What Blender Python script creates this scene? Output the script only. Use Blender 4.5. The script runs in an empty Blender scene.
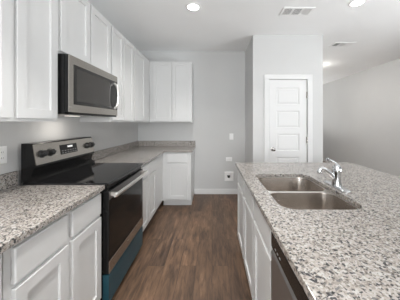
import bpy, bmesh, math, random
from mathutils import Vector, Matrix

S = bpy.context.scene
COL = S.collection
PI = math.pi

# ------------------------------------------------------------------ camera
EYE = 1.37
FPX = 208.0                       # focal length in pixels of the 400 px wide frame
VPX, VPY = 212.0, 122.5           # vanishing point in the photograph
cam_d = bpy.data.cameras.new('camera')
cam = bpy.data.objects.new('camera', cam_d)
COL.objects.link(cam)
cam.location = (0, 0, EYE)
cam.rotation_euler = (PI / 2, 0, 0)
cam_d.sensor_width = 36
cam_d.lens = 36 * FPX / 400
cam_d.shift_x = -(VPX - 200) / 400
cam_d.shift_y = -(150 - VPY) / 400
cam_d.clip_start = 0.01
S.camera = cam

# ------------------------------------------------------------------ view, world, added daylight lamps
S.view_settings.view_transform = 'Standard'
S.view_settings.look = 'None'
S.view_settings.exposure = 0.2
S.view_settings.gamma = 1
S.view_settings.use_curve_mapping = False
S.cycles.use_denoising = True
S.cycles.max_bounces = 10
S.cycles.diffuse_bounces = 6

w = bpy.data.worlds.new('sky')
S.world = w
w.use_nodes = True
w.node_tree.nodes['Background'].inputs[0].default_value = (0.85, 0.92, 1.0, 1)
w.node_tree.nodes['Background'].inputs[1].default_value = 0.2


def area(name, loc, rot, sx, sy, power, col=(1, 1, 1)):
    d = bpy.data.lights.new(name, 'AREA')
    d.shape = 'RECTANGLE'
    d.size, d.size_y = sx, sy
    d.energy = power
    d.color = col
    o = bpy.data.objects.new(name, d)
    o.location = loc
    o.rotation_euler = rot
    COL.objects.link(o)
    return o


# lamps added outside unseen openings at the right, the rear and the hall end,
# most of them tilted up to brighten the ceiling
UP = math.radians(78)
area('ground_bounce_patio', (4.45, 0.3, 0.55), (0, PI / 2 + UP, 0), 1.0, 1.9, 215, (0.95, 0.98, 1.0))
area('ground_bounce_rear', (0.0, -3.98, 0.95), (PI / 2 + UP, 0, 0), 1.7, 0.9, 125, (0.95, 0.98, 1.0))
area('skylight_rear', (0.0, -3.62, 1.55), (PI / 2, 0, 0), 1.7, 1.5, 100, (0.95, 0.98, 1.0))
area('ground_bounce_hall', (2.85, 8.28, 1.0), (-PI / 2 - UP, 0, 0), 1.4, 0.9, 40, (1.0, 0.99, 0.97))

# ------------------------------------------------------------------ room measures
XL, XR = -1.42, 3.97              # left wall, right wall
YB = 3.985                        # kitchen back wall
YR, YF = -3.5, 7.8                # wall behind the camera, far wall of the hall
ZC = 2.73                         # ceiling
PX0, PX1, PY0 = 0.638, 1.726, 3.235   # pantry closet
CT, CB = 0.919, 0.889             # countertop top / underside
UB, UT = 1.375, 2.44               # upper cabinets bottom / top


# ------------------------------------------------------------------ materials
def new_mat(name):
    m = bpy.data.materials.new(name)
    m.use_nodes = True
    nt = m.node_tree
    return m, nt, nt.nodes['Principled BSDF'], nt.links


def setp(b, **k):
    for a, v in k.items():
        b.inputs[a.replace('_', ' ')].default_value = v


def ramp(nt, stops, interp='LINEAR'):
    r = nt.nodes.new('ShaderNodeValToRGB')
    r.color_ramp.interpolation = interp
    e = r.color_ramp.elements
    while len(e) < len(stops):
        e.new(0.5)
    for i, (p, c) in enumerate(stops):
        e[i].position = p
        e[i].color = (c[0], c[1], c[2], 1)
    return r


def pos_node(nt, scale=(1, 1, 1)):
    g = nt.nodes.new('ShaderNodeNewGeometry')
    mp = nt.nodes.new('ShaderNodeMapping')
    mp.inputs['Scale'].default_value = scale
    nt.links.new(g.outputs['Position'], mp.inputs['Vector'])
    return mp


def paint(name, col, rough=0.5, bump=0.0, bscale=180, spec=0.5):
    m, nt, b, L = new_mat(name)
    p = pos_node(nt)
    n = nt.nodes.new('ShaderNodeTexNoise')
    n.inputs['Scale'].default_value = 1.7
    n.inputs['Detail'].default_value = 3
    L.new(p.outputs[0], n.inputs['Vector'])
    r = ramp(nt, [(0.3, [c * 0.985 for c in col]), (0.7, [min(1, c * 1.015) for c in col])])
    L.new(n.outputs['Fac'], r.inputs[0])
    L.new(r.outputs[0], b.inputs['Base Color'])
    setp(b, Roughness=rough)
    b.inputs['Specular IOR Level'].default_value = spec
    if bump:
        n2 = nt.nodes.new('ShaderNodeTexNoise')
        n2.inputs['Scale'].default_value = bscale
        n2.inputs['Detail'].default_value = 2
        L.new(p.outputs[0], n2.inputs['Vector'])
        bp = nt.nodes.new('ShaderNodeBump')
        bp.inputs['Strength'].default_value = bump
        bp.inputs['Distance'].default_value = 0.002
        L.new(n2.outputs['Fac'], bp.inputs['Height'])
        L.new(bp.outputs[0], b.inputs['Normal'])
    return m


def metal(name, col, rough=0.3, stretch=(1, 1, 1), amount=0.012):
    m, nt, b, L = new_mat(name)
    p = pos_node(nt, stretch)
    n = nt.nodes.new('ShaderNodeTexNoise')
    n.inputs['Scale'].default_value = 60
    n.inputs['Detail'].default_value = 3
    L.new(p.outputs[0], n.inputs['Vector'])
    r = ramp(nt, [(0.25, [c * (1 - amount) for c in col]), (0.75, [min(1, c * (1 + amount)) for c in col])])
    L.new(n.outputs['Fac'], r.inputs[0])
    L.new(r.outputs[0], b.inputs['Base Color'])
    mr = nt.nodes.new('ShaderNodeMapRange')
    mr.inputs['To Min'].default_value = rough * 0.97
    mr.inputs['To Max'].default_value = rough * 1.03
    L.new(n.outputs['Fac'], mr.inputs['Value'])
    L.new(mr.outputs[0], b.inputs['Roughness'])
    setp(b, Metallic=1.0)
    return m


def gloss(name, col, rough=0.1, spec=0.5, metallic=0.0):
    m, nt, b, L = new_mat(name)
    p = pos_node(nt)
    n = nt.nodes.new('ShaderNodeTexNoise')
    n.inputs['Scale'].default_value = 40
    L.new(p.outputs[0], n.inputs['Vector'])
    mr = nt.nodes.new('ShaderNodeMapRange')
    mr.inputs['To Min'].default_value = rough * 0.9
    mr.inputs['To Max'].default_value = rough * 1.1
    L.new(n.outputs['Fac'], mr.inputs['Value'])
    L.new(mr.outputs[0], b.inputs['Roughness'])
    b.inputs['Base Color'].default_value = (*col, 1)
    b.inputs['Specular IOR Level'].default_value = spec
    setp(b, Metallic=metallic)
    return m


def emit(name, col, strength):
    m, nt, b, L = new_mat(name)
    setp(b, Roughness=0.5)
    b.inputs['Base Color'].default_value = (0.9, 0.9, 0.9, 1)
    b.inputs['Emission Color'].default_value = (*col, 1)
    b.inputs['Emission Strength'].default_value = strength
    return m


def granite_mat():
    m, nt, b, L = new_mat('granite')
    p = pos_node(nt)
    # warp so grains are irregular
    nz = nt.nodes.new('ShaderNodeTexNoise')
    nz.inputs['Scale'].default_value = 90
    nz.inputs['Detail'].default_value = 2
    L.new(p.outputs[0], nz.inputs['Vector'])
    mixv = nt.nodes.new('ShaderNodeVectorMath')
    mixv.operation = 'SCALE'
    mixv.inputs['Scale'].default_value = 0.010
    L.new(nz.outputs['Color'], mixv.inputs[0])
    addv = nt.nodes.new('ShaderNodeVectorMath')
    addv.operation = 'ADD'
    L.new(p.outputs[0], addv.inputs[0])
    L.new(mixv.outputs[0], addv.inputs[1])
    v = nt.nodes.new('ShaderNodeTexVoronoi')
    v.inputs['Scale'].default_value = 135
    L.new(addv.outputs[0], v.inputs['Vector'])
    sep = nt.nodes.new('ShaderNodeSeparateColor')
    L.new(v.outputs['Color'], sep.inputs[0])
    r1 = ramp(nt, [(0.0, (0.060, 0.060, 0.063)), (0.09, (0.165, 0.160, 0.158)), (0.17, (0.29, 0.262, 0.238)),
                   (0.34, (0.385, 0.352, 0.320)), (0.58, (0.425, 0.397, 0.370)), (0.84, (0.49, 0.472, 0.45))], 'CONSTANT')
    L.new(sep.outputs[0], r1.inputs[0])
    # finer dark pepper
    v2 = nt.nodes.new('ShaderNodeTexVoronoi')
    v2.inputs['Scale'].default_value = 190
    L.new(addv.outputs[0], v2.inputs['Vector'])
    sep2 = nt.nodes.new('ShaderNodeSeparateColor')
    L.new(v2.outputs['Color'], sep2.inputs[0])
    r2 = ramp(nt, [(0.0, (0.30, 0.28, 0.27)), (0.09, (0.70, 0.67, 0.65)), (0.26, (1, 1, 1))], 'CONSTANT')
    L.new(sep2.outputs[1], r2.inputs[0])
    mx = nt.nodes.new('ShaderNodeMix')
    mx.data_type = 'RGBA'
    mx.blend_type = 'MULTIPLY'
    mx.inputs['Factor'].default_value = 0.9
    L.new(r1.outputs[0], mx.inputs[6])
    L.new(r2.outputs[0], mx.inputs[7])
    L.new(mx.outputs[2], b.inputs['Base Color'])
    setp(b, Roughness=0.16)
    return m


def floor_mat():
    m, nt, b, L = new_mat('vinyl_planks')
    g = nt.nodes.new('ShaderNodeNewGeometry')
    sp = nt.nodes.new('ShaderNodeSeparateXYZ')
    L.new(g.outputs['Position'], sp.inputs[0])
    cb = nt.nodes.new('ShaderNodeCombineXYZ')
    L.new(sp.outputs['Y'], cb.inputs['X'])
    L.new(sp.outputs['X'], cb.inputs['Y'])
    br = nt.nodes.new('ShaderNodeTexBrick')
    br.offset = 0.37
    br.inputs['Scale'].default_value = 1.0
    br.inputs['Brick Width'].default_value = 1.22
    br.inputs['Row Height'].default_value = 0.152
    br.inputs['Mortar Size'].default_value = 0.0012
    br.inputs['Mortar Smooth'].default_value = 0.2
    br.inputs['Color1'].default_value = (0, 0, 0, 1)
    br.inputs['Color2'].default_value = (1, 1, 1, 1)
    br.inputs['Mortar'].default_value = (0.5, 0.5, 0.5, 1)
    L.new(cb.outputs[0], br.inputs['Vector'])
    # grain, stretched along the planks, shifted per plank
    off = nt.nodes.new('ShaderNodeVectorMath')
    off.operation = 'SCALE'
    off.inputs['Scale'].default_value = 13.0
    L.new(br.outputs['Color'], off.inputs[0])
    ad = nt.nodes.new('ShaderNodeVectorMath')
    ad.operation = 'ADD'
    L.new(g.outputs['Position'], ad.inputs[0])
    L.new(off.outputs[0], ad.inputs[1])
    mp = nt.nodes.new('ShaderNodeMapping')
    mp.inputs['Scale'].default_value = (1.0, 0.13, 1.0)
    L.new(ad.outputs[0], mp.inputs['Vector'])
    n1 = nt.nodes.new('ShaderNodeTexNoise')
    n1.inputs['Scale'].default_value = 34
    n1.inputs['Detail'].default_value = 6
    n1.inputs['Roughness'].default_value = 0.65
    n1.inputs['Distortion'].default_value = 0.6
    L.new(mp.outputs[0], n1.inputs['Vector'])
    mp2 = nt.nodes.new('ShaderNodeMapping')
    mp2.inputs['Scale'].default_value = (1.0, 0.3, 1.0)
    L.new(ad.outputs[0], mp2.inputs['Vector'])
    n2 = nt.nodes.new('ShaderNodeTexNoise')
    n2.inputs['Scale'].default_value = 7
    n2.inputs['Detail'].default_value = 3
    L.new(mp2.outputs[0], n2.inputs['Vector'])
    r1 = ramp(nt, [(0.28, (0.050, 0.032, 0.022)), (0.45, (0.122, 0.075, 0.047)), (0.60, (0.182, 0.110, 0.068)), (0.76, (0.30, 0.195, 0.127))])
    L.new(n1.outputs['Fac'], r1.inputs[0])
    r2 = ramp(nt, [(0.3, (0.66, 0.66, 0.68)), (0.7, (1.25, 1.22, 1.18))])
    L.new(n2.outputs['Fac'], r2.inputs[0])
    mx = nt.nodes.new('ShaderNodeMix')
    mx.data_type = 'RGBA'
    mx.blend_type = 'MULTIPLY'
    mx.inputs['Factor'].default_value = 1
    L.new(r1.outputs[0], mx.inputs[6])
    L.new(r2.outputs[0], mx.inputs[7])
    r3 = ramp(nt, [(0.0, (0.80, 0.80, 0.82)), (1.0, (1.18, 1.15, 1.12))])
    L.new(br.outputs['Color'], r3.inputs[0])
    mx2 = nt.nodes.new('ShaderNodeMix')
    mx2.data_type = 'RGBA'
    mx2.blend_type = 'MULTIPLY'
    mx2.inputs['Factor'].default_value = 1
    L.new(mx.outputs[2], mx2.inputs[6])
    L.new(r3.outputs[0], mx2.inputs[7])
    mx3 = nt.nodes.new('ShaderNodeMix')
    mx3.data_type = 'RGBA'
    mx3.blend_type = 'MIX'
    L.new(br.outputs['Fac'], mx3.inputs['Factor'])
    L.new(mx2.outputs[2], mx3.inputs[6])
    mx3.inputs[7].default_value = (0.03, 0.018, 0.012, 1)
    L.new(mx3.outputs[2], b.inputs['Base Color'])
    setp(b, Roughness=0.42)
    bp = nt.nodes.new('ShaderNodeBump')
    bp.inputs['Strength'].default_value = 0.15
    bp.inputs['Distance'].default_value = 0.002
    L.new(n1.outputs['Fac'], bp.inputs['Height'])
    L.new(bp.outputs[0], b.inputs['Normal'])
    return m


M = {}
M['wall'] = paint('wall_paint', (0.61, 0.612, 0.608), 0.55, 0.12, 120)
M['ceiling'] = paint('ceiling_paint', (0.93, 0.935, 0.935), 0.8, 0.1, 90)
M['trim'] = paint('trim_paint', (0.76, 0.762, 0.76), 0.4)
M['cab'] = paint('cabinet_paint', (0.655, 0.658, 0.655), 0.38)
M['plastic'] = paint('white_plastic', (0.90, 0.90, 0.895), 0.35)
M['greyplastic'] = paint('grey_plastic', (0.30, 0.30, 0.30), 0.5)
M['granite'] = granite_mat()
M['floor'] = floor_mat()
M['steel'] = metal('brushed_steel', (0.57, 0.535, 0.49), 0.27, (1, 0.05, 1.5))
M['brightsteel'] = metal('polished_steel', (0.86, 0.84, 0.81), 0.30)
M['sinksteel'] = metal('sink_steel', (0.56, 0.515, 0.475), 0.27, (1, 1, 1), 0.015)
M['chrome'] = metal('chrome', (0.66, 0.67, 0.68), 0.06)
M['nickel'] = metal('satin_nickel', (0.42, 0.40, 0.38), 0.25)
M['black'] = gloss('black_enamel', (0.009, 0.009, 0.009), 0.22, 0.3)
M['blackglass'] = gloss('black_glass', (0.010, 0.010, 0.011), 0.06)
M['mwglass'] = gloss('smoked_mesh_glass', (0.050, 0.047, 0.044), 0.22)
M['mwinner'] = gloss('dark_window_border', (0.025, 0.024, 0.023), 0.15)
M['ovenglass'] = gloss('oven_door_glass', (0.006, 0.006, 0.006), 0.09, 0.3)
M['darksteel'] = metal('dark_steel', (0.24, 0.23, 0.225), 0.3, (1, 0.05, 1.5))
M['dwsteel'] = metal('dishwasher_steel', (0.40, 0.39, 0.385), 0.42)
M['knob'] = gloss('black_knob', (0.015, 0.015, 0.016), 0.35)
M['blue'] = gloss('blue_protective_film', (0.016, 0.062, 0.085), 0.3)
M['display'] = emit('clock_digits', (0.75, 0.85, 0.9), 0.15)
M['lens'] = emit('lamp_lens', (1.0, 0.985, 0.95), 14)
M['dark'] = gloss('dark_cavity', (0.03, 0.03, 0.03), 0.6)
M['rubber'] = gloss('black_rubber', (0.02, 0.02, 0.02), 0.6)


# ------------------------------------------------------------------ mesh helpers
def BM():
    return bmesh.new()


def box(bm, a, b, bev=0.0, seg=1):
    x0, x1 = sorted((a[0], b[0])); y0, y1 = sorted((a[1], b[1])); z0, z1 = sorted((a[2], b[2]))
    r = bmesh.ops.create_cube(bm, size=1)
    vs = r['verts']
    for v in vs:
        v.co = Vector(((v.co.x + .5) * (x1 - x0) + x0, (v.co.y + .5) * (y1 - y0) + y0, (v.co.z + .5) * (z1 - z0) + z0))
    if bev:
        es = list({e for v in vs for e in v.link_edges})
        bmesh.ops.bevel(bm, geom=es, offset=bev, segments=seg, profile=0.5, affect='EDGES')
    return bm


def loft(bm, loops, close=True, cap0=False, cap1=False):
    rows = [[bm.verts.new(p) for p in lp] for lp in loops]
    n = len(rows[0])
    for a, b in zip(rows, rows[1:]):
        for i in range(n if close else n - 1):
            j = (i + 1) % n
            bm.faces.new((a[i], a[j], b[j], b[i]))
    if cap0:
        bm.faces.new(rows[0])
    if cap1:
        bm.faces.new(list(reversed(rows[-1])))
    return rows


def lathe(bm, prof, centre, axis, n=24):
    """prof: list of (radius, height along axis)."""
    ax = Vector(axis).normalized()
    q = Vector((0, 0, 1)).rotation_difference(ax)
    c = Vector(centre)
    loops = []
    for r, h in prof:
        loops.append([c + q @ Vector((r * math.cos(2 * PI * i / n), r * math.sin(2 * PI * i / n), h)) for i in range(n)])
    loft(bm, loops, True, True, True)
    return bm


def tube(bm, pts, rad, n=12):
    """swept round tube; rad may be a list."""
    pts = [Vector(p) for p in pts]
    if not isinstance(rad, (list, tuple)):
        rad = [rad] * len(pts)
    loops = []
    up = None
    for i, p in enumerate(pts):
        t = (pts[min(i + 1, len(pts) - 1)] - pts[max(i - 1, 0)]).normalized()
        if up is None:
            up = t.orthogonal().normalized()
        up = (up - t * up.dot(t)).normalized()
        s = t.cross(up)
        loops.append([p + (up * math.cos(2 * PI * k / n) + s * math.sin(2 * PI * k / n)) * rad[i] for k in range(n)])
    loft(bm, loops, True, True, True)
    return bm


def spline(ctrl, n=24):
    """Catmull-Rom through control points."""
    c = [Vector(p) for p in ctrl]
    c = [c[0] * 2 - c[1]] + c + [c[-1] * 2 - c[-2]]
    out = []
    segs = len(c) - 3
    for s in range(segs):
        p0, p1, p2, p3 = c[s:s + 4]
        m = max(2, n // segs)
        for k in range(m):
            t = k / m
            out.append(0.5 * ((2 * p1) + (p2 - p0) * t + (2 * p0 - 5 * p1 + 4 * p2 - p3) * t * t + (3 * p1 - p0 - 3 * p2 + p3) * t ** 3))
    out.append(c[-2])
    return out


def prism(bm, poly, y0, y1):
    """polygon in XZ extruded along Y."""
    loft(bm, [[(x, y0, z) for x, z in poly], [(x, y1, z) for x, z in poly]], True, True, True)
    return bm


def rrect(x0, x1, y0, y1, r, z, n=6):
    pts = []
    for cx, cy, a in ((x1 - r, y1 - r, 0), (x0 + r, y1 - r, 90), (x0 + r, y0 + r, 180), (x1 - r, y0 + r, 270)):
        for k in range(n + 1):
            t = math.radians(a + 90 * k / n)
            pts.append((cx + r * math.cos(t), cy + r * math.sin(t), z))
    return pts


def plate_with_holes(bm, outer, holes, z0, z1):
    edges = []
    for lp in [outer] + holes:
        vs = [bm.verts.new((p[0], p[1], z1)) for p in lp]
        for i in range(len(vs)):
            edges.append(bm.edges.new((vs[i], vs[(i + 1) % len(vs)])))
    r = bmesh.ops.triangle_fill(bm, use_beauty=True, use_dissolve=False, edges=edges)
    fs = [g for g in r['geom'] if isinstance(g, bmesh.types.BMFace)]
    e = bmesh.ops.extrude_face_region(bm, geom=fs)
    for v in [g for g in e['geom'] if isinstance(g, bmesh.types.BMVert)]:
        v.co.z = z0
    return bm


ORIGIN = {}


def obj(name, bm, mat, parent=None, smooth=False, base=None):
    """link a bmesh (in world coordinates) as ONE mesh object."""
    bmesh.ops.recalc_face_normals(bm, faces=bm.faces[:])
    if parent is not None:
        o0 = ORIGIN[parent.name]
    elif base is not None:
        o0 = Vector(base)
    else:
        xs = [v.co for v in bm.verts]
        o0 = Vector((sum(v.x for v in xs) / len(xs), sum(v.y for v in xs) / len(xs), min(v.z for v in xs)))
    bmesh.ops.translate(bm, verts=bm.verts[:], vec=-o0)
    me = bpy.data.meshes.new(name)
    bm.to_mesh(me)
    bm.free()
    me.materials.append(M[mat] if isinstance(mat, str) else mat)
    if smooth:
        for p in me.polygons:
            p.use_smooth = True
        try:
            me.set_sharp_from_angle(angle=math.radians(35))
        except Exception:
            pass
    o = bpy.data.objects.new(name, me)
    COL.objects.link(o)
    ORIGIN[o.name] = o0
    if parent is not None:
        o.parent = parent
    else:
        o.location = o0
    return o


def tag(o, label, cat, group=None):
    o['label'] = label
    o['category'] = cat
    if group:
        o['group'] = group
    return o


def thing(name, label, cat, loc, group=None):
    o = bpy.data.objects.new(name, None)
    o.empty_display_size = 0.1
    COL.objects.link(o)
    o.location = loc
    ORIGIN[o.name] = Vector(loc)
    return tag(o, label, cat, group)


def struct(name, bm, mat, parent=None, smooth=False):
    o = obj(name, bm, mat, parent, smooth)
    if parent is None:
        o['kind'] = 'structure'
    return o


# ------------------------------------------------------------------ the room shell
T = 0.12
struct('floor', box(BM(), (XL - T, YR - T, -0.1), (XR + T, YF + T, 0)), 'floor')
struct('ceiling', box(BM(), (XL - T, YR - T, ZC), (XR + T, YF + T, ZC + 0.1)), 'ceiling')
struct('wall_left', box(BM(), (XL - T, YR - T, 0), (XL, YB + T, ZC)), 'wall')
struct('wall_back', box(BM(), (XL, YB, 0), (PX0, YB + T, ZC)), 'wall')


def wall_with_openings(name, fixed, axis, lo, hi, openings):
    """wall slab with rectangular holes: axis 'x' runs along x at y=fixed, axis 'y' runs along y at x=fixed."""
    bm = BM()

    def slab(u0, u1, z0, z1):
        if u1 - u0 < 1e-4 or z1 - z0 < 1e-4:
            return
        f0, f1 = fixed
        if axis == 'y':
            box(bm, (f0, u0, z0), (f1, u1, z1))
        else:
            box(bm, (u0, f0, z0), (u1, f1, z1))
    u = lo
    for (a, b, z0, z1) in openings:
        slab(u, a, 0, ZC)
        slab(a, b, 0, z0)
        slab(a, b, z1, ZC)
        u = b
    slab(u, hi, 0, ZC)
    return struct(name, bm, 'wall')


wall_with_openings('wall_right', (XR, XR + T), 'y', YR - T, YF + T, [(-0.7, 1.3, 0.0, 2.25)])
wall_with_openings('wall_rear', (YR - T, YR), 'x', XL, XR, [(-0.85, 0.85, 0.8, 2.3)])
wall_with_openings('wall_far', (YF, YF + T), 'x', PX1 - T, XR, [(2.15, 3.55, 0.9, 2.1)])
# the pantry closet: front wall round the doorway, two sides
DX0, DX1, DZ = 0.878, 1.490, 2.046
bm = BM()
box(bm, (PX0, PY0, 0), (DX0, PY0 + T, ZC))
box(bm, (DX1, PY0, 0), (PX1, PY0 + T, ZC))
box(bm, (DX0, PY0, DZ), (DX1, PY0 + T, ZC))
box(bm, (PX0, PY0 + T, 0), (PX0 + T, YB + T, ZC))
struct('wall_pantry', bm, 'wall')
struct('wall_hall', box(BM(), (PX1 - T, PY0 + T, 0), (PX1, YF, ZC)), 'wall')

# frames of the unseen openings added to let the lamp light in
for k, (a, b) in enumerate(((-0.85, 0.85),)):
    bm = BM()
    y0, y1 = YR - 0.09, YR - 0.03
    for x in (a, (a + b) / 2 - 0.025, b - 0.05):
        box(bm, (x, y0, 0.8), (x + 0.05, y1, 2.3))
    for z in (0.8, 1.52, 2.25):
        box(bm, (a, y0, z), (b, y1, z + 0.05))
    struct('window_%d' % (k + 1), bm, 'trim')
bm = BM()
for y in (-0.7, 0.27, 1.24):
    box(bm, (XR + 0.03, y, 0), (XR + 0.09, y + 0.06, 2.25))
for z in (0.0, 2.19):
    box(bm, (XR + 0.03, -0.7, z), (XR + 0.09, 1.3, z + 0.06))
struct('window_2', bm, 'trim')
bm = BM()
for x in (2.15, 3.50):
    box(bm, (x, YF + 0.03, 0.9), (x + 0.05, YF + 0.09, 2.1))
for z in (0.9, 2.05):
    box(bm, (2.15, YF + 0.03, z), (3.55, YF + 0.09, z + 0.05))
struct('window_3', bm, 'trim')  # unseen window at the hall end, added for its light

# baseboards
BH, BT = 0.10, 0.014


def board(name, a, b):
    bm = BM()
    box(bm, a, b, 0.003)
    return struct(name, bm, 'trim')


board('baseboard_back', (-0.335, YB - BT, 0), (PX0, YB, BH))
board('baseboard_pantry', (PX0 - BT, PY0 - BT, 0), (PX0, YB - BT, BH))
bm = BM()
box(bm, (PX0, PY0 - BT, 0), (DX0 - 0.075, PY0, BH), 0.003)
box(bm, (DX1 + 0.075, PY0 - BT, 0), (PX1, PY0, BH), 0.003)
struct('baseboard_front', bm, 'trim')
board('baseboard_right', (XR - BT, 1.4, 0), (XR, YF, BH))

# pantry door: slab with five recessed panels, casing, knob, hinges
bm = BM()
cw, ct = 0.068, 0.016
box(bm, (DX0 - cw, PY0 - ct, 0), (DX0 + 0.006, PY0 + 0.06, DZ + 0.006), 0.004)
box(bm, (DX1 - 0.006, PY0 - ct, 0), (DX1 + cw, PY0 + 0.06, DZ + 0.006), 0.004)
box(bm, (DX0 - cw, PY0 - ct, DZ - 0.006), (DX1 + cw, PY0 + 0.06, DZ + cw), 0.004)
struct('trim_1', bm, 'trim')


def panel_slab(bm, P, u0, u1, v0, v1, t, panels, recess=0.008, slope=0.008, ch=0.0015, raised=False):
    """slab with recessed panels stacked in one column; P(u,v,d) maps to world."""
    # outer sides
    def ring(a, b, c, d, dep):
        return [P(a, c, dep), P(b, c, dep), P(b, d, dep), P(a, d, dep)]
    loft(bm, [ring(u0, u1, v0, v1, 0), ring(u0, u1, v0, v1, t - ch), ring(u0 + ch, u1 - ch, v0 + ch, v1 - ch, t)], True, True, False)
    a0, a1, b0, b1 = u0 + ch, u1 - ch, v0 + ch, v1 - ch
    pu0, pu1 = panels[0][0], panels[0][1]
    # face strips

    def quad(p):
        bm.faces.new([bm.verts.new(q) for q in p])
    quad(ring(a0, pu0, b0, b1, t))
    quad(ring(pu1, a1, b0, b1, t))
    vs = sorted([(p[2], p[3]) for p in panels])
    prev = b0
    for (c, d) in vs:
        quad(ring(pu0, pu1, prev, c, t))
        prev = d
    quad(ring(pu0, pu1, prev, b1, t))
    for (c, d) in vs:
        lp = [ring(pu0, pu1, c, d, t), ring(pu0 + slope * .6, pu1 - slope * .6, c + slope * .6, d - slope * .6, t - recess)]
        if raised:
            lp += [ring(pu0 + 0.022, pu1 - 0.022, c + 0.022, d - 0.022, t - recess),
                   ring(pu0 + 0.034, pu1 - 0.034, c + 0.034, d - 0.034, t - 0.003)]
        loft(bm, lp, True, False, True)
    bmesh.ops.remove_doubles(bm, verts=bm.verts[:], dist=1e-5)


d1 = bpy.data.objects.new('door_1', None)
COL.objects.link(d1)
d1.location = ((DX0 + DX1) / 2, PY0 + 0.02, 0.0)
ORIGIN['door_1'] = Vector(d1.location)
d1['kind'] = 'structure'
bm = BM()
s0, s1 = DX0 + 0.013, DX1 - 0.013
pans = []
for k in range(5):
    zb = 0.205 + k * 0.361
    pans.append((s0 + 0.115, s1 - 0.115, zb, zb + 0.265))
panel_slab(bm, lambda u, v, d: (u, PY0 + 0.042 - d, v), s0, s1, 0.010, DZ - 0.009, 0.035, pans, 0.009, 0.012, 0.002, raised=True)
obj('door_panel', bm, 'trim', d1)
kb = lathe(BM(), [(0.030, 0.0), (0.030, 0.006), (0.013, 0.010), (0.011, 0.030), (0.022, 0.036), (0.028, 0.048), (0.026, 0.060), (0.012, 0.067)],
           (s0 + 0.058, PY0 + 0.0068, 0.955), (0, -1, 0), 24)
kn = obj('door_knob', kb, 'nickel', d1, True)
kn['label'] = 'round satin nickel door knob'
for z in (0.22, 1.10, 1.80):
    bm = BM()
    lathe(bm, [(0.0075, -0.05), (0.0075, 0.05)], (DX1 - 0.014, PY0 - 0.003, z), (0, 0, 1), 12)
    box(bm, (DX1 - 0.022, PY0 - 0.001, z - 0.044), (DX1 - 0.007, PY0 + 0.0072, z + 0.044))
    obj('hinge', bm, 'nickel', d1)


# ------------------------------------------------------------------ cabinets
def face_left(x):      # faces +X, u runs along +Y
    return lambda u, v, d: (x + d, u, v)


def face_back(y):      # faces -Y, u runs along +X
    return lambda u, v, d: (u, y - d, v)


def face_island(x):    # faces -X, u runs along +Y
    return lambda u, v, d: (x - d, u, v)


DT = 0.019             # door thickness
FR = 0.057             # shaker frame width


def shaker(name, P, u0, u1, v0, v1, parent):
    bm = BM()
    panel_slab(bm, P, u0, u1, v0, v1, DT, [(u0 + FR, u1 - FR, v0 + FR, v1 - FR)], 0.011, 0.003, 0.0015)
    return obj(name, bm, 'cab', parent)


def slab_front(name, P, u0, u1, v0, v1, parent):
    bm = BM()
    c = 0.004

    def ring(k, dep):
        return [P(u0 + k, v0 + k, dep), P(u1 - k, v0 + k, dep), P(u1 - k, v1 - k, dep), P(u0 + k, v1 - k, dep)]
    loft(bm, [ring(0, 0), ring(0, DT - c), ring(c, DT)], True, True, True)
    return obj(name, bm, 'cab', parent)


BFX = -0.805           # base cabinet frame face along the left wall (doors come out to -0.786)
UFX = -1.092           # upper frame face along the left wall
BBY = 3.380            # base frame face along the back wall
UBY = 3.655            # upper frame face along the back wall
GAP = 0.0015

# --- upper cabinets, left wall
UG = 'white upper cabinets'


def upper_left(label, y0, y1, z0, doors):
    t = thing('upper_cabinet', label, 'cabinet', (XL, (y0 + y1) / 2, z0), UG)
    obj('body', box(BM(), (XL + 0.001, y0 + GAP, z0), (UFX, y1 - GAP, UT), 0.001), 'cab', t)
    for a, b in doors:
        shaker('door', face_left(UFX), a, b, z0 + 0.020, UT - 0.020, t)
    return t


upper_left('white upper cabinet at the left edge, over the nearest counter, beside the microwave', 0.775, 1.463, UB, [(0.795, 1.117), (1.148, 1.447)])
upper_left('short white upper cabinet right above the microwave', 1.463, 2.227, 1.86, [(1.481, 1.835), (1.852, 2.209)])
upper_left('tall white upper cabinet with two doors just past the microwave', 2.227, 2.875, UB, [(2.245, 2.530), (2.547, 2.857)])
upper_left('white upper cabinet in the left wall corner, with one door and a wide filler', 2.875, UBY - DT - 0.002, UB, [(2.893, 3.330)])

# --- upper cabinet, back wall
t = thing('upper_cabinet', 'white upper cabinet on the back wall with two facing doors', 'cabinet', (-0.72, YB, UB), UG)
obj('body', box(BM(), (XL + 0.001, UBY, UB), (-0.355, YB - 0.001, UT), 0.001), 'cab', t)
shaker('door', face_back(UBY), -1.028, -0.708, UB + 0.02, UT - 0.02, t)
shaker('door', face_back(UBY), -0.692, -0.373, UB + 0.02, UT - 0.02, t)

# --- base cabinets, left wall
BG = 'white base cabinets'


def base_body(bm, P, depth, u0, u1):
    """carcass with face frame"""
    a, b = P(u0, 0.1, 0), P(u1, CB - 0.0005, -depth)
    return box(bm, a, b, 0.001)


def base_cab(label, P, depth, u0, u1, cols, centre, toe=True, drawer=True):
    t = thing('base_cabinet', label, 'cabinet', centre, BG)
    obj('body', base_body(BM(), P, depth, u0 + GAP, u1 - GAP), 'cab', t)
    obj('toe_kick', box(BM(), P(u0 + GAP, 0.0, -0.07), P(u1 - GAP, 0.1, -depth)), 'cab', t)
    for a, b in cols:
        if drawer:
            slab_front('drawer', P, a, b, 0.722, 0.866, t)
        shaker('door', P, a, b, 0.125, 0.700, t)
    return t


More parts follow.
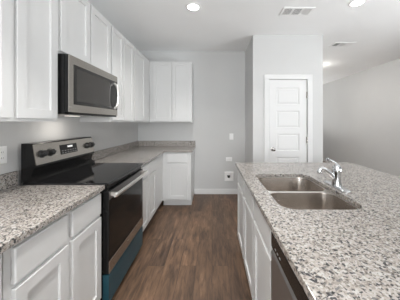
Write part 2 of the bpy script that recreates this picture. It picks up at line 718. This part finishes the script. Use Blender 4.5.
PL = face_left(BFX)
DL = BFX - XL - 0.002
base_cab('white base cabinet cut off by the left edge of the photo, nearest the viewer', PL, DL, 0.12, 0.800, [(0.14, 0.44), (0.46, 0.778)], (XL, 0.44, 0))
base_cab('white two-door base cabinet on the near side of the range, under speckled granite', PL, DL, 0.800, 1.498, [(0.832, 1.136), (1.176, 1.478)], (XL, 1.12, 0))
base_cab('white two-door base cabinet on the far side of the range', PL, DL, 2.278, 2.945, [(2.298, 2.590), (2.612, 2.925)], (XL, 2.6, 0))
# blind corner unit and back wall unit
t = thing('base_cabinet', 'white corner base filler panel where the two cabinet runs meet', 'cabinet', (XL, 3.4, 0), BG)
obj('body', box(BM(), (XL + 0.002, 2.945 + GAP, 0.1), (BFX, YB - 0.002, CB - 0.0005), 0.001), 'cab', t)
obj('toe_kick', box(BM(), (XL + 0.002, 2.945 + GAP, 0), (BFX - 0.07, YB - 0.002, 0.1)), 'cab', t)
PB = face_back(BBY)
t = base_cab('white base cabinet on the back wall with one drawer over one door', PB, YB - BBY - 0.002, BFX, -0.340, [(-0.728, -0.398)], (-0.56, YB, 0))

# --- countertops
def counter(name, label, outer, holes=(), extra=None):
    bm = BM()
    plate_with_holes(bm, outer, list(holes), CB, CT)
    o = obj(name, bm, 'granite')
    md = o.modifiers.new('eased', 'BEVEL')
    md.width = 0.003
    md.segments = 2
    md.limit_method = 'ANGLE'
    md.angle_limit = math.radians(50)
    tag(o, label, 'countertop')
    return o


CEX = -0.772           # left counters' front edge
c1 = counter('countertop', 'speckled granite countertop on the near left, in front of the range',
             [(XL + 0.001, -0.2), (CEX, -0.2), (CEX, 1.502), (XL + 0.001, 1.502)])
obj('backsplash', box(BM(), (XL + 0.001, -0.2, CT), (XL + 0.021, 1.502, CT + 0.102), 0.002), 'granite', c1)
CYB = BBY - 0.033
c2 = counter('countertop', 'L-shaped speckled granite countertop in the far left corner beyond the range',
             [(XL + 0.001, 2.274), (CEX, 2.274), (CEX, CYB), (-0.315, CYB), (-0.315, YB - 0.001), (XL + 0.001, YB - 0.001)])
bm = BM()
box(bm, (XL + 0.001, 2.274, CT), (XL + 0.021, YB - 0.001, CT + 0.102), 0.002)
obj('backsplash', bm, 'granite', c2)
obj('backsplash', box(BM(), (XL + 0.0215, YB - 0.021, CT), (-0.315, YB - 0.001, CT + 0.102), 0.002), 'granite', c2)

# --- island
IX0, IX1 = 0.262, 1.56
IY0, IY1 = -0.25, 2.350
IFX = 0.302            # cabinet frame face of the island (doors come out to 0.287)
SX0, SX1, SY0, SY1 = 0.368, 0.820, 1.080, 1.825
SR = 0.082
counter('countertop', 'large speckled granite island countertop with the sink cut into it',
        [(IX0, IY0), (IX1, IY0), (IX1, IY1), (IX0, IY1)], [rrect(SX0, SX1, SY0, SY1, SR, 0)])
PI_ = face_island(IFX)
ID = 0.60
IG = 'island cabinets'
# sink base: open-topped carcass so that the bowls hang inside it
DWY0, DWY1 = 0.385, 0.985
SB0, SB1 = 0.990, 1.880
t = thing('island_cabinet', 'white island cabinet below the sink, with two false fronts over two doors', 'cabinet', (IFX, 1.42, 0), IG)
bm = BM()
box(bm, (IFX, SB0 + GAP, 0.1), (IFX + 0.019, SB1 - GAP, CB - 0.0005))
box(bm, (IFX + 0.019, SB0 + GAP, 0.1), (IFX + ID, SB0 + 0.017, CB - 0.0005))
box(bm, (IFX + 0.019, SB1 - 0.017, 0.1), (IFX + ID, SB1 - GAP, CB - 0.0005))
box(bm, (IFX + 0.019, SB0 + 0.017, 0.1), (IFX + ID, SB1 - 0.017, 0.118))
box(bm, (IFX + ID - 0.012, SB0 + 0.017, 0.118), (IFX + ID, SB1 - 0.017, CB - 0.0005))
obj('body', bm, 'cab', t)
obj('toe_kick', box(BM(), (IFX + 0.07, SB0 + GAP, 0), (IFX + ID, SB1 - GAP, 0.1)), 'cab', t)
for a, b in ((1.010, 1.420), (1.444, 1.860)):
    slab_front('false_front', PI_, a, b, 0.722, 0.866, t)
    shaker('door', PI_, a, b, 0.125, 0.700, t)
t = thing('island_cabinet', 'white single-door island cabinet at the far end, nearest the pantry door', 'cabinet', (IFX, 2.07, 0), IG)
obj('body', box(BM(), (IFX, SB1 + GAP, 0.1), (IFX + ID, 2.332, CB - 0.0005), 0.001), 'cab', t)
obj('toe_kick', box(BM(), (IFX + 0.07, SB1 + GAP, 0), (IFX + ID, 2.332, 0.1)), 'cab', t)
slab_front('drawer', PI_, 1.900, 2.310, 0.722, 0.866, t)
shaker('door', PI_, 1.900, 2.310, 0.125, 0.700, t)
# back panel of the island and near end panel
bm = BM()
box(bm, (IFX + ID + 0.002, IY0 + 0.02, 0), (IFX + ID + 0.10, 2.332, CB - 0.0005), 0.001)
box(bm, (IFX, IY0 + 0.02, 0), (IFX + ID + 0.002, DWY0 - 0.004, CB - 0.0005), 0.001)
tag(obj('island_surround', bm, 'cab'), 'white boarded back and near end of the island under the granite', 'cabinet')

# --- dishwasher
t = thing('dishwasher', 'stainless dishwasher with black control strip set into the island', 'dishwasher', (IFX, 0.685, 0))
obj('tub', box(BM(), (IFX + 0.012, DWY0 + 0.004, 0.03), (IFX + 0.57, DWY1 - 0.001, 0.868)), 'black', t)
dm = BM()
prism(dm, [(IFX + 0.012, 0.115), (IFX - 0.016, 0.115), (IFX - 0.022, 0.20), (IFX - 0.022, 0.762), (IFX - 0.014, 0.774), (IFX + 0.012, 0.774)], DWY0 + 0.004, DWY1 - 0.003)
obj('door', dm, 'dwsteel', t)
cp = BM()
prism(cp, [(IFX + 0.012, 0.780), (IFX - 0.018, 0.780), (IFX - 0.022, 0.787), (IFX - 0.022, 0.852), (IFX - 0.014, 0.864), (IFX + 0.012, 0.864)], DWY0 + 0.004, DWY1 - 0.003)
pnl = obj('control_panel', cp, 'black', t)
for k in range(3):
    bm = box(BM(), (IFX - 0.0235, DWY1 - 0.075 - k * 0.03, 0.806), (IFX - 0.0221, DWY1 - 0.062 - k * 0.03, 0.811))
    obj('button', bm, 'greyplastic', pnl)
obj('kick_plate', box(BM(), (IFX + 0.05, DWY0 + 0.004, 0.0), (IFX + 0.065, DWY1 - 0.003, 0.105)), 'black', t)

# --- sink
t = thing('double_sink', 'stainless steel undermount double bowl sink in the island', 'sink', (0.592, 1.437, 0.69))
ym = 1.440
RIM = CB - 0.003
B = [(SX0 + 0.004, SX1 - 0.004, SY0 + 0.004, ym - 0.011), (SX0 + 0.004, SX1 - 0.004, ym + 0.011, SY1 - 0.004)]
holes = [rrect(*b, SR - 0.008, 0) for b in B]
bm = BM()
plate_with_holes(bm, rrect(SX0 - 0.02, SX1 + 0.02, SY0 - 0.02, SY1 + 0.02, SR + 0.01, 0), holes, RIM - 0.002, CB - 0.0003)
rm = obj('rim', bm, 'brightsteel', t)  # lighter steel stands in for the bright highlight along the divider
for b in B:
    bm = BM()
    r = SR - 0.008
    x0, x1, y0, y1 = b
    dz = 0.185
    loops = []
    prof = [(0.0, 0.0015), (0.001, -0.004), (0.006, -dz + 0.05), (0.010, -dz + 0.028), (0.020, -dz + 0.011), (0.038, -dz + 0.002), (0.06, -dz)]
    for ins, z in prof:
        loops.append(rrect(x0 + ins, x1 - ins, y0 + ins, y1 - ins, max(0.012, r - ins * 0.3), RIM + z, 8))
    loft(bm, loops, True, False, True)
    bo = obj('bowl', bm, 'sinksteel', t, True)
    dm = lathe(BM(), [(0.045, 0), (0.043, 0.003), (0.034, 0.002), (0.030, 0.0012)], ((x0 + x1) / 2, (y0 + y1) / 2, RIM - dz + 0.0004), (0, 0, 1), 24)
    obj('drain', dm, 'chrome', bo, True)

# --- faucet
FX, FY = 0.872, 1.455
t = thing('faucet', 'chrome single-lever kitchen faucet behind the sink', 'faucet', (FX, FY, CT))
bm = BM()
loft(bm, [rrect(FX - 0.030 + i, FX + 0.030 - i, FY - 0.128 + i, FY + 0.128 - i, 0.029 - i, CT + z, 8) for i, z in ((0, 0), (0, 0.006), (0.003, 0.010), (0.010, 0.013))], True, True, True)
obj('base_plate', bm, 'chrome', t, True)
bm = lathe(BM(), [(0.033, 0.012), (0.031, 0.022), (0.028, 0.05), (0.027, 0.085), (0.029, 0.105), (0.030, 0.128), (0.026, 0.147), (0.014, 0.158)], (FX, FY, CT), (0, 0, 1), 28)
obj('body', bm, 'chrome', t, True)
pts = spline([(FX - 0.008, FY, CT + 0.055), (FX - 0.036, FY, CT + 0.085), (FX - 0.070, FY, CT + 0.115), (FX - 0.095, FY, CT + 0.128), (FX - 0.112, FY, CT + 0.126), (FX - 0.121, FY, CT + 0.112)], 30)
rr = [0.017 - 0.005 * i / (len(pts) - 1) for i in range(len(pts))]
sp = obj('spout', tube(BM(), pts, rr, 16), 'chrome', t, True)
obj('aerator', lathe(BM(), [(0.0155, 0.0), (0.0165, 0.004), (0.0165, 0.018), (0.013, 0.024)], (FX - 0.1225, FY, CT + 0.097), (0.12, 0, 1), 20), 'chrome', sp, True)
pts = spline([(FX + 0.004, FY, CT + 0.146), (FX - 0.016, FY, CT + 0.168), (FX - 0.044, FY, CT + 0.185), (FX - 0.068, FY, CT + 0.197)], 18)
rr = [0.016 - 0.008 * min(1, i / 10) + (0.002 if i > len(pts) - 4 else 0) for i in range(len(pts))]
obj('handle', tube(BM(), pts, rr, 14), 'chrome', t, True)

# ------------------------------------------------------------------ range
RY0, RY1 = 1.510, 2.266
t = thing('range', 'black and stainless electric range with blue film on its bottom drawer', 'stove', (-1.09, 1.87, 0))
obj('body', box(BM(), (-1.388, RY0, 0.03), (-0.800, RY1, 0.905), 0.003), 'black', t)
bm = BM()
box(bm, (-1.375, RY0 - 0.003, 0.905), (-0.752, RY1 + 0.003, 0.930), 0.005, 2)
ck = obj('cooktop', bm, 'blackglass', t)
ck['label'] = 'smooth black glass cooktop'
# backguard, profile in XZ
bm = BM()
prism(bm, [(-1.388, 0.930), (-1.275, 0.930), (-1.275, 0.945), (-1.312, 0.975), (-1.297, 1.030), (-1.280, 1.040), (-1.282, 1.052), (-1.310, 1.208), (-1.318, 1.216), (-1.388, 1.216)], RY0 + 0.002, RY1 - 0.002)
bg = obj('backguard', bm, 'black', t)


def guard(d, z):
    """point on the control face at height z, d out of it"""
    k = (z - 1.052) / (1.208 - 1.052)
    n = Vector((0.156, 0, 0.028)).normalized()
    return Vector((-1.282 - 0.028 * k, 0, z)) + n * d, n


bm = BM()
p = []
for z, d in ((1.056, 0.0002), (1.056, 0.006), (1.206, 0.006), (1.206, 0.0002)):
    q, _ = guard(d, z)
    p.append((q.x, q.z))
prism(bm, p, RY0 + 0.004, RY1 - 0.004)
bmesh.ops.bevel(bm, geom=bm.edges[:], offset=0.002, segments=2, affect='EDGES')
pan = obj('control_panel', bm, 'steel', bg)
pan['label'] = 'brushed stainless control panel'
for y in (1.580, 1.660, 2.150, 2.212):
    q, n = guard(0.0062, 1.132)
    bm = lathe(BM(), [(0.031, 0), (0.031, 0.006), (0.025, 0.010), (0.023, 0.028), (0.019, 0.031)], (q.x, y, q.z), n, 24)
    box(bm, (-0.004, -0.019, 0.030), (0.004, 0.019, 0.038), 0.001)
    rot = Vector((0, 0, 1)).rotation_difference(n).to_matrix()
    for v in bm.verts[-24:]:
        if abs(v.co.x) < 0.01 and abs(v.co.y) < 0.03:
            v.co = rot @ v.co + Vector((q.x, y, q.z))
    obj('knob', bm, 'knob', t, True)


def guard_plate(bm, y0, y1, z0, z1, d0, d1):
    a, _ = guard(d0, z0); b, _ = guard(d1, z0); c, _ = guard(d1, z1); d, _ = guard(d0, z1)
    prism(bm, [(a.x, a.z), (b.x, b.z), (c.x, c.z), (d.x, d.z)], y0, y1)
    return bm


dp = obj('display', guard_plate(BM(), 1.770, 1.985, 1.095, 1.175, 0.0055, 0.009), 'blackglass', t)
obj('clock', guard_plate(BM(), 1.858, 1.925, 1.147, 1.163, 0.0091, 0.0096), 'display', dp)
for k in range(6):
    for r_ in range(2):
        y = 1.783 + k * 0.034
        obj('button', guard_plate(BM(), y, y + 0.018, 1.104 + r_ * 0.018, 1.109 + r_ * 0.018, 0.0091, 0.0095), 'greyplastic', dp)
# oven door
DF = -0.752
bm = BM()
box(bm, (-0.799, RY0 + 0.006, 0.262), (DF, RY1 - 0.006, 0.868), 0.004, 2)
od = obj('oven_door', bm, 'black', t)
gl = obj('window', box(BM(), (DF - 0.001, RY0 + 0.010, 0.356), (DF + 0.003, RY1 - 0.040, 0.800), 0.001), 'ovenglass', od)
obj('top_rail', box(BM(), (DF - 0.001, RY0 + 0.010, 0.803), (DF + 0.002, RY1 - 0.010, 0.862), 0.0008), 'darksteel', od)
obj('side_stile', box(BM(), (DF - 0.001, RY1 - 0.038, 0.356), (DF + 0.002, RY1 - 0.010, 0.800), 0.0008), 'darksteel', od)
obj('bottom_rail', box(BM(), (DF - 0.001, RY0 + 0.007, 0.266), (DF + 0.003, RY1 - 0.007, 0.353), 0.001), 'steel', od)
em = lathe(BM(), [(0.014, 0), (0.014, 0.001), (0.011, 0.002)], (DF + 0.0029, 1.865, 0.309), (1, 0, 0), 24)
obj('emblem', em, 'nickel', od)
bm = BM()
hz, hx = 0.838, -0.700
pts = spline([(hx - 0.012, RY0 + 0.012, hz), (hx, RY0 + 0.06, hz), (hx + 0.004, (RY0 + RY1) / 2, hz), (hx, RY1 - 0.06, hz), (hx - 0.012, RY1 - 0.012, hz)], 24)
loops = []
for p_ in pts:
    loops.append([(p_.x + 0.010 * math.cos(a), p_.y, p_.z + 0.017 * math.sin(a)) for a in [2 * PI * k / 14 for k in range(14)]])
loft(bm, loops, True, True, True)
for y in (RY0 + 0.030, RY1 - 0.055):
    box(bm, (DF - 0.001, y, hz - 0.013), (hx - 0.002, y + 0.025, hz + 0.013), 0.003)
hd = obj('handle', bm, 'brightsteel', od, True)
obj('vent_strip', box(BM(), (-0.799, RY0 + 0.006, 0.872), (-0.768, RY1 - 0.006, 0.904)), 'black', t)
bm = BM()
box(bm, (-0.799, RY0 + 0.006, 0.045), (DF, RY1 - 0.006, 0.252), 0.004, 2)
dr = obj('drawer', bm, 'blue', t)
dr['label'] = 'bottom drawer still covered in dark blue protective film'
for y in (RY0 + 0.05, RY1 - 0.05):
    for x in (-1.34, -0.85):
        obj('foot', lathe(BM(), [(0.02, 0), (0.02, 0.008), (0.012, 0.010), (0.012, 0.031)], (x, y, 0), (0, 0, 1), 12), 'rubber', t)

# ------------------------------------------------------------------ microwave
MY0, MY1, MZ0, MZ1 = 1.465, 2.225, 1.432, 1.857
MF = -1.010
t = thing('microwave', 'stainless over-the-range microwave with a bowed chrome handle', 'microwave', (XL, 1.835, MZ0))
obj('body', box(BM(), (XL + 0.002, MY0, MZ0), (MF - 0.032, MY1, MZ1), 0.002), 'black', t)
bm = BM()
box(bm, (MF - 0.031, MY0 + 0.002, MZ0 + 0.012), (MF - 0.005, MY1 - 0.002, MZ1 - 0.002), 0.001)
md = obj('door', bm, 'black', t)
obj('door_frame', box(BM(), (MF - 0.0052, MY0 + 0.002, MZ0 + 0.012), (MF, MY1 - 0.002, MZ1 - 0.002), 0.0015), 'steel', md)
obj('window_border', box(BM(), (MF - 0.002, MY0 + 0.055, MZ0 + 0.070), (MF + 0.0025, MY1 - 0.010, MZ1 - 0.062), 0.001), 'mwinner', md)
obj('window', box(BM(), (MF + 0.0005, MY0 + 0.085, MZ0 + 0.095), (MF + 0.0032, MY1 - 0.165, MZ1 - 0.085), 0.0005), 'mwglass', md)
pts = spline([(MF + 0.004, 2.140, 1.770), (MF + 0.032, 2.140, 1.738), (MF + 0.046, 2.140, 1.645), (MF + 0.032, 2.140, 1.545), (MF + 0.004, 2.140, 1.513)], 26)
obj('handle', tube(BM(), pts, 0.013, 14), 'brightsteel', md, True)
obj('vent_grille', box(BM(), (MF - 0.025, MY0 + 0.02, MZ0 - 0.004), (MF - 0.003, MY1 - 0.02, MZ0 + 0.011)), 'black', t)
obj('bottom_plate', box(BM(), (XL + 0.03, MY0 + 0.02, MZ0 - 0.004), (MF - 0.05, MY1 - 0.02, MZ0 - 0.0003)), 'steel', t)

obj('task_lamp', box(BM(), (-1.27, 1.79, MZ0 - 0.007), (-1.21, 1.91, MZ0 - 0.0042)), emit('task_lamp_lens', (1.0, 0.93, 0.84), 0.9), t)
ld = bpy.data.lights.new('task_lamp_light', 'AREA')
ld.shape = 'RECTANGLE'
ld.size, ld.size_y = 0.06, 0.12
ld.energy = 0.8
ld.color = (1.0, 0.93, 0.85)
lo_ = bpy.data.objects.new('task_lamp_light', ld)
COL.objects.link(lo_)
lo_.parent = t
lo_.location = Vector((-1.24, 1.85, MZ0 - 0.009)) - ORIGIN[t.name]

# ------------------------------------------------------------------ wall plates
def wall_plate(name, label, cat, P, u, v, w_, h_, kind):
    loc = P(u, v, 0)
    t = thing(name, label, cat, loc)
    bm = BM()

    def ring(a, b, dep):
        return [P(u - a, v - b, dep), P(u + a, v - b, dep), P(u + a, v + b, dep), P(u - a, v + b, dep)]
    loft(bm, [ring(w_ / 2, h_ / 2, 0.0002), ring(w_ / 2, h_ / 2, 0.003), ring(w_ / 2 - 0.004, h_ / 2 - 0.004, 0.0065)], True, True, True)
    obj('cover_plate', bm, 'plastic', t)
    if kind == 'switch':
        obj('rocker', box(BM(), P(u - 0.0165, v - 0.033, 0.006), P(u + 0.0165, v + 0.033, 0.010), 0.002), 'plastic', t)
    else:
        for s in (-1, 1):
            du, dv = (0, 0.0195 * s) if kind == 'v' else (0.0195 * s, 0)
            so = obj('socket', box(BM(), P(u + du - 0.0165, v + dv - 0.014, 0.006), P(u + du + 0.0165, v + dv + 0.014, 0.0085), 0.001), 'plastic', t)
            bm = BM()
            for e in (-1, 1):
                box(bm, P(u + du + e * 0.006 - 0.001, v + dv - 0.005, 0.0086), P(u + du + e * 0.006 + 0.001, v + dv + 0.005, 0.0089))
            obj('slot', bm, 'dark', so)
    return t


wall_plate('outlet', 'white wall outlet on the left wall just before the range', 'outlet', face_left(XL), 1.400, 1.150, 0.075, 0.118, 'v')
wall_plate('light_switch', 'white light switch on the back wall left of the pantry corner', 'light switch', face_back(YB), 0.372, 1.100, 0.075, 0.118, 'switch')
wall_plate('outlet', 'low white outlet plate lying sideways on the back wall under the switch', 'outlet', face_back(YB), 0.325, 0.665, 0.118, 0.075, 'h')
# ice maker water box
t = thing('water_box', 'square white ice-maker water box low on the back wall', 'water box', (0.325, YB, 0.34))
bm = BM()
u, v, hw, hh = 0.325, 0.340, 0.084, 0.086


def ringw(a, b, dep):
    return [(u - a, YB - dep, v - b), (u + a, YB - dep, v - b), (u + a, YB - dep, v + b), (u - a, YB - dep, v + b)]


loft(bm, [ringw(hw, hh, 0.0003), ringw(hw, hh, 0.018), ringw(hw - 0.004, hh - 0.004, 0.021), ringw(hw - 0.034, hh - 0.034, 0.021), ringw(hw - 0.036, hh - 0.036, 0.004)], True, True, True)
obj('frame', bm, 'plastic', t)
obj('recess', box(BM(), (u - hw + 0.037, YB - 0.0055, v - hh + 0.037), (u + hw - 0.037, YB - 0.0045, v + hh - 0.037)), 'plastic', t)
bm = lathe(BM(), [(0.024, 0), (0.024, 0.006), (0.016, 0.007), (0.016, 0.016)], (u - 0.004, YB - 0.0055, v - 0.008), (0, -1, 0), 16)
box(bm, (u - 0.036, YB - 0.026, v + 0.004), (u + 0.022, YB - 0.018, v + 0.024), 0.002)
obj('valve', bm, 'dark', t)

# ------------------------------------------------------------------ ceiling fittings
def downlight(label, x, y, power, beam=150):
    t = thing('downlight', label, 'ceiling light', (x, y, ZC), 'recessed ceiling lights')
    obj('trim_ring', lathe(BM(), [(0.086, -0.0003), (0.084, -0.006), (0.066, -0.010)], (x, y, ZC), (0, 0, 1), 40), 'plastic', t, True)
    obj('lens', lathe(BM(), [(0.064, -0.0101), (0.060, -0.012), (0.040, -0.013)], (x, y, ZC), (0, 0, 1), 40), 'lens', t, True)
    d = bpy.data.lights.new('downlight_lamp', 'AREA')
    d.shape = 'DISK'
    d.size = 0.12
    d.spread = math.radians(beam)
    d.energy = power
    d.color = (1.0, 0.97, 0.93)
    o = bpy.data.objects.new('downlight_lamp', d)
    COL.objects.link(o)
    o.parent = t
    o.location = (0, 0, -0.018)


downlight('round ceiling light above the aisle, left of the ceiling vents', -0.22, 2.44, 9.5, 115)
downlight('round ceiling light above the island at the top right', 1.64, 2.35, 1.2)
t = thing('dome_light', 'glowing dome ceiling light in the hall, hidden behind the pantry corner', 'ceiling light', (2.375, 5.0, ZC))
obj('rim', lathe(BM(), [(0.135, -0.0003), (0.135, -0.012), (0.125, -0.016)], (2.375, 5.0, ZC), (0, 0, 1), 40), 'plastic', t, True)
obj('lamp_shade', lathe(BM(), [(0.123, -0.0165), (0.118, -0.035), (0.095, -0.060), (0.055, -0.076), (0.010, -0.081)], (2.375, 5.0, ZC), (0, 0, 1), 40), emit('dome_glass', (1.0, 0.96, 0.91), 125), t, True)


# unseen ceiling lights added to brighten the counters, base cabinets and floor
downlight('round ceiling light straight above the viewer, out of the picture', -0.42, 0.72, 8, 80)
downlight('round ceiling light behind the viewer, out of the picture', -0.30, -1.2, 8, 80)


def vent(label, x, y, w_, d_):
    t = thing('ceiling_vent', label, 'vent', (x, y, ZC), 'ceiling vents')
    bm = BM()
    hw, hd = w_ / 2, d_ / 2
    n = 3
    sw = (w_ - 0.05 - (n - 1) * 0.014) / n
    z0, z1 = ZC - 0.009, ZC - 0.0004
    box(bm, (x - hw, y - hd, z0), (x + hw, y - hd + 0.025, z1), 0.002)
    box(bm, (x - hw, y + hd - 0.025, z0), (x + hw, y + hd, z1), 0.002)
    for k in range(n + 1):
        if k == 0:
            a, b = x - hw, x - hw + 0.025
        elif k == n:
            a, b = x + hw - 0.025, x + hw
        else:
            a = x - hw + 0.025 + k * sw + (k - 1) * 0.014
            b = a + 0.014
        box(bm, (a, y - hd + 0.024, z0), (b, y + hd - 0.024, z1))
    obj('frame', bm, 'plastic', t)
    obj('duct', box(BM(), (x - hw + 0.02, y - hd + 0.02, ZC - 0.0015), (x + hw - 0.02, y + hd - 0.02, ZC - 0.0008)), 'greyplastic', t)  # flat grey sheet, its colour stands in for the dark inside the duct
    for k in range(n):
        a = x - hw + 0.025 + k * (sw + 0.014)
        bm = BM()
        m = 8
        for j in range(m):
            xx = a + (j + 0.5) * sw / m
            tilt = (-0.5, 0.0, 0.5)[k]
            dx = 0.006 * tilt * 2
            loft(bm, [[(xx - 0.0015 - dx, y - hd + 0.024, z1 - 0.0005), (xx + 0.0015 - dx, y - hd + 0.024, z1 - 0.0005), (xx + 0.0015 + dx, y - hd + 0.024, z0 + 0.001), (xx - 0.0015 + dx, y - hd + 0.024, z0 + 0.001)],
                      [(xx - 0.0015 - dx, y + hd - 0.024, z1 - 0.0005), (xx + 0.0015 - dx, y + hd - 0.024, z1 - 0.0005), (xx + 0.0015 + dx, y + hd - 0.024, z0 + 0.001), (xx - 0.0015 + dx, y + hd - 0.024, z0 + 0.001)]], True, True, True)
        obj('louver', bm, 'plastic', t)


vent('larger white ceiling vent with three louver banks, between the two ceiling lights', 1.035, 2.545, 0.375, 0.19)
vent('farther white ceiling vent past the pantry corner on the right', 2.265, 3.62, 0.36, 0.20)
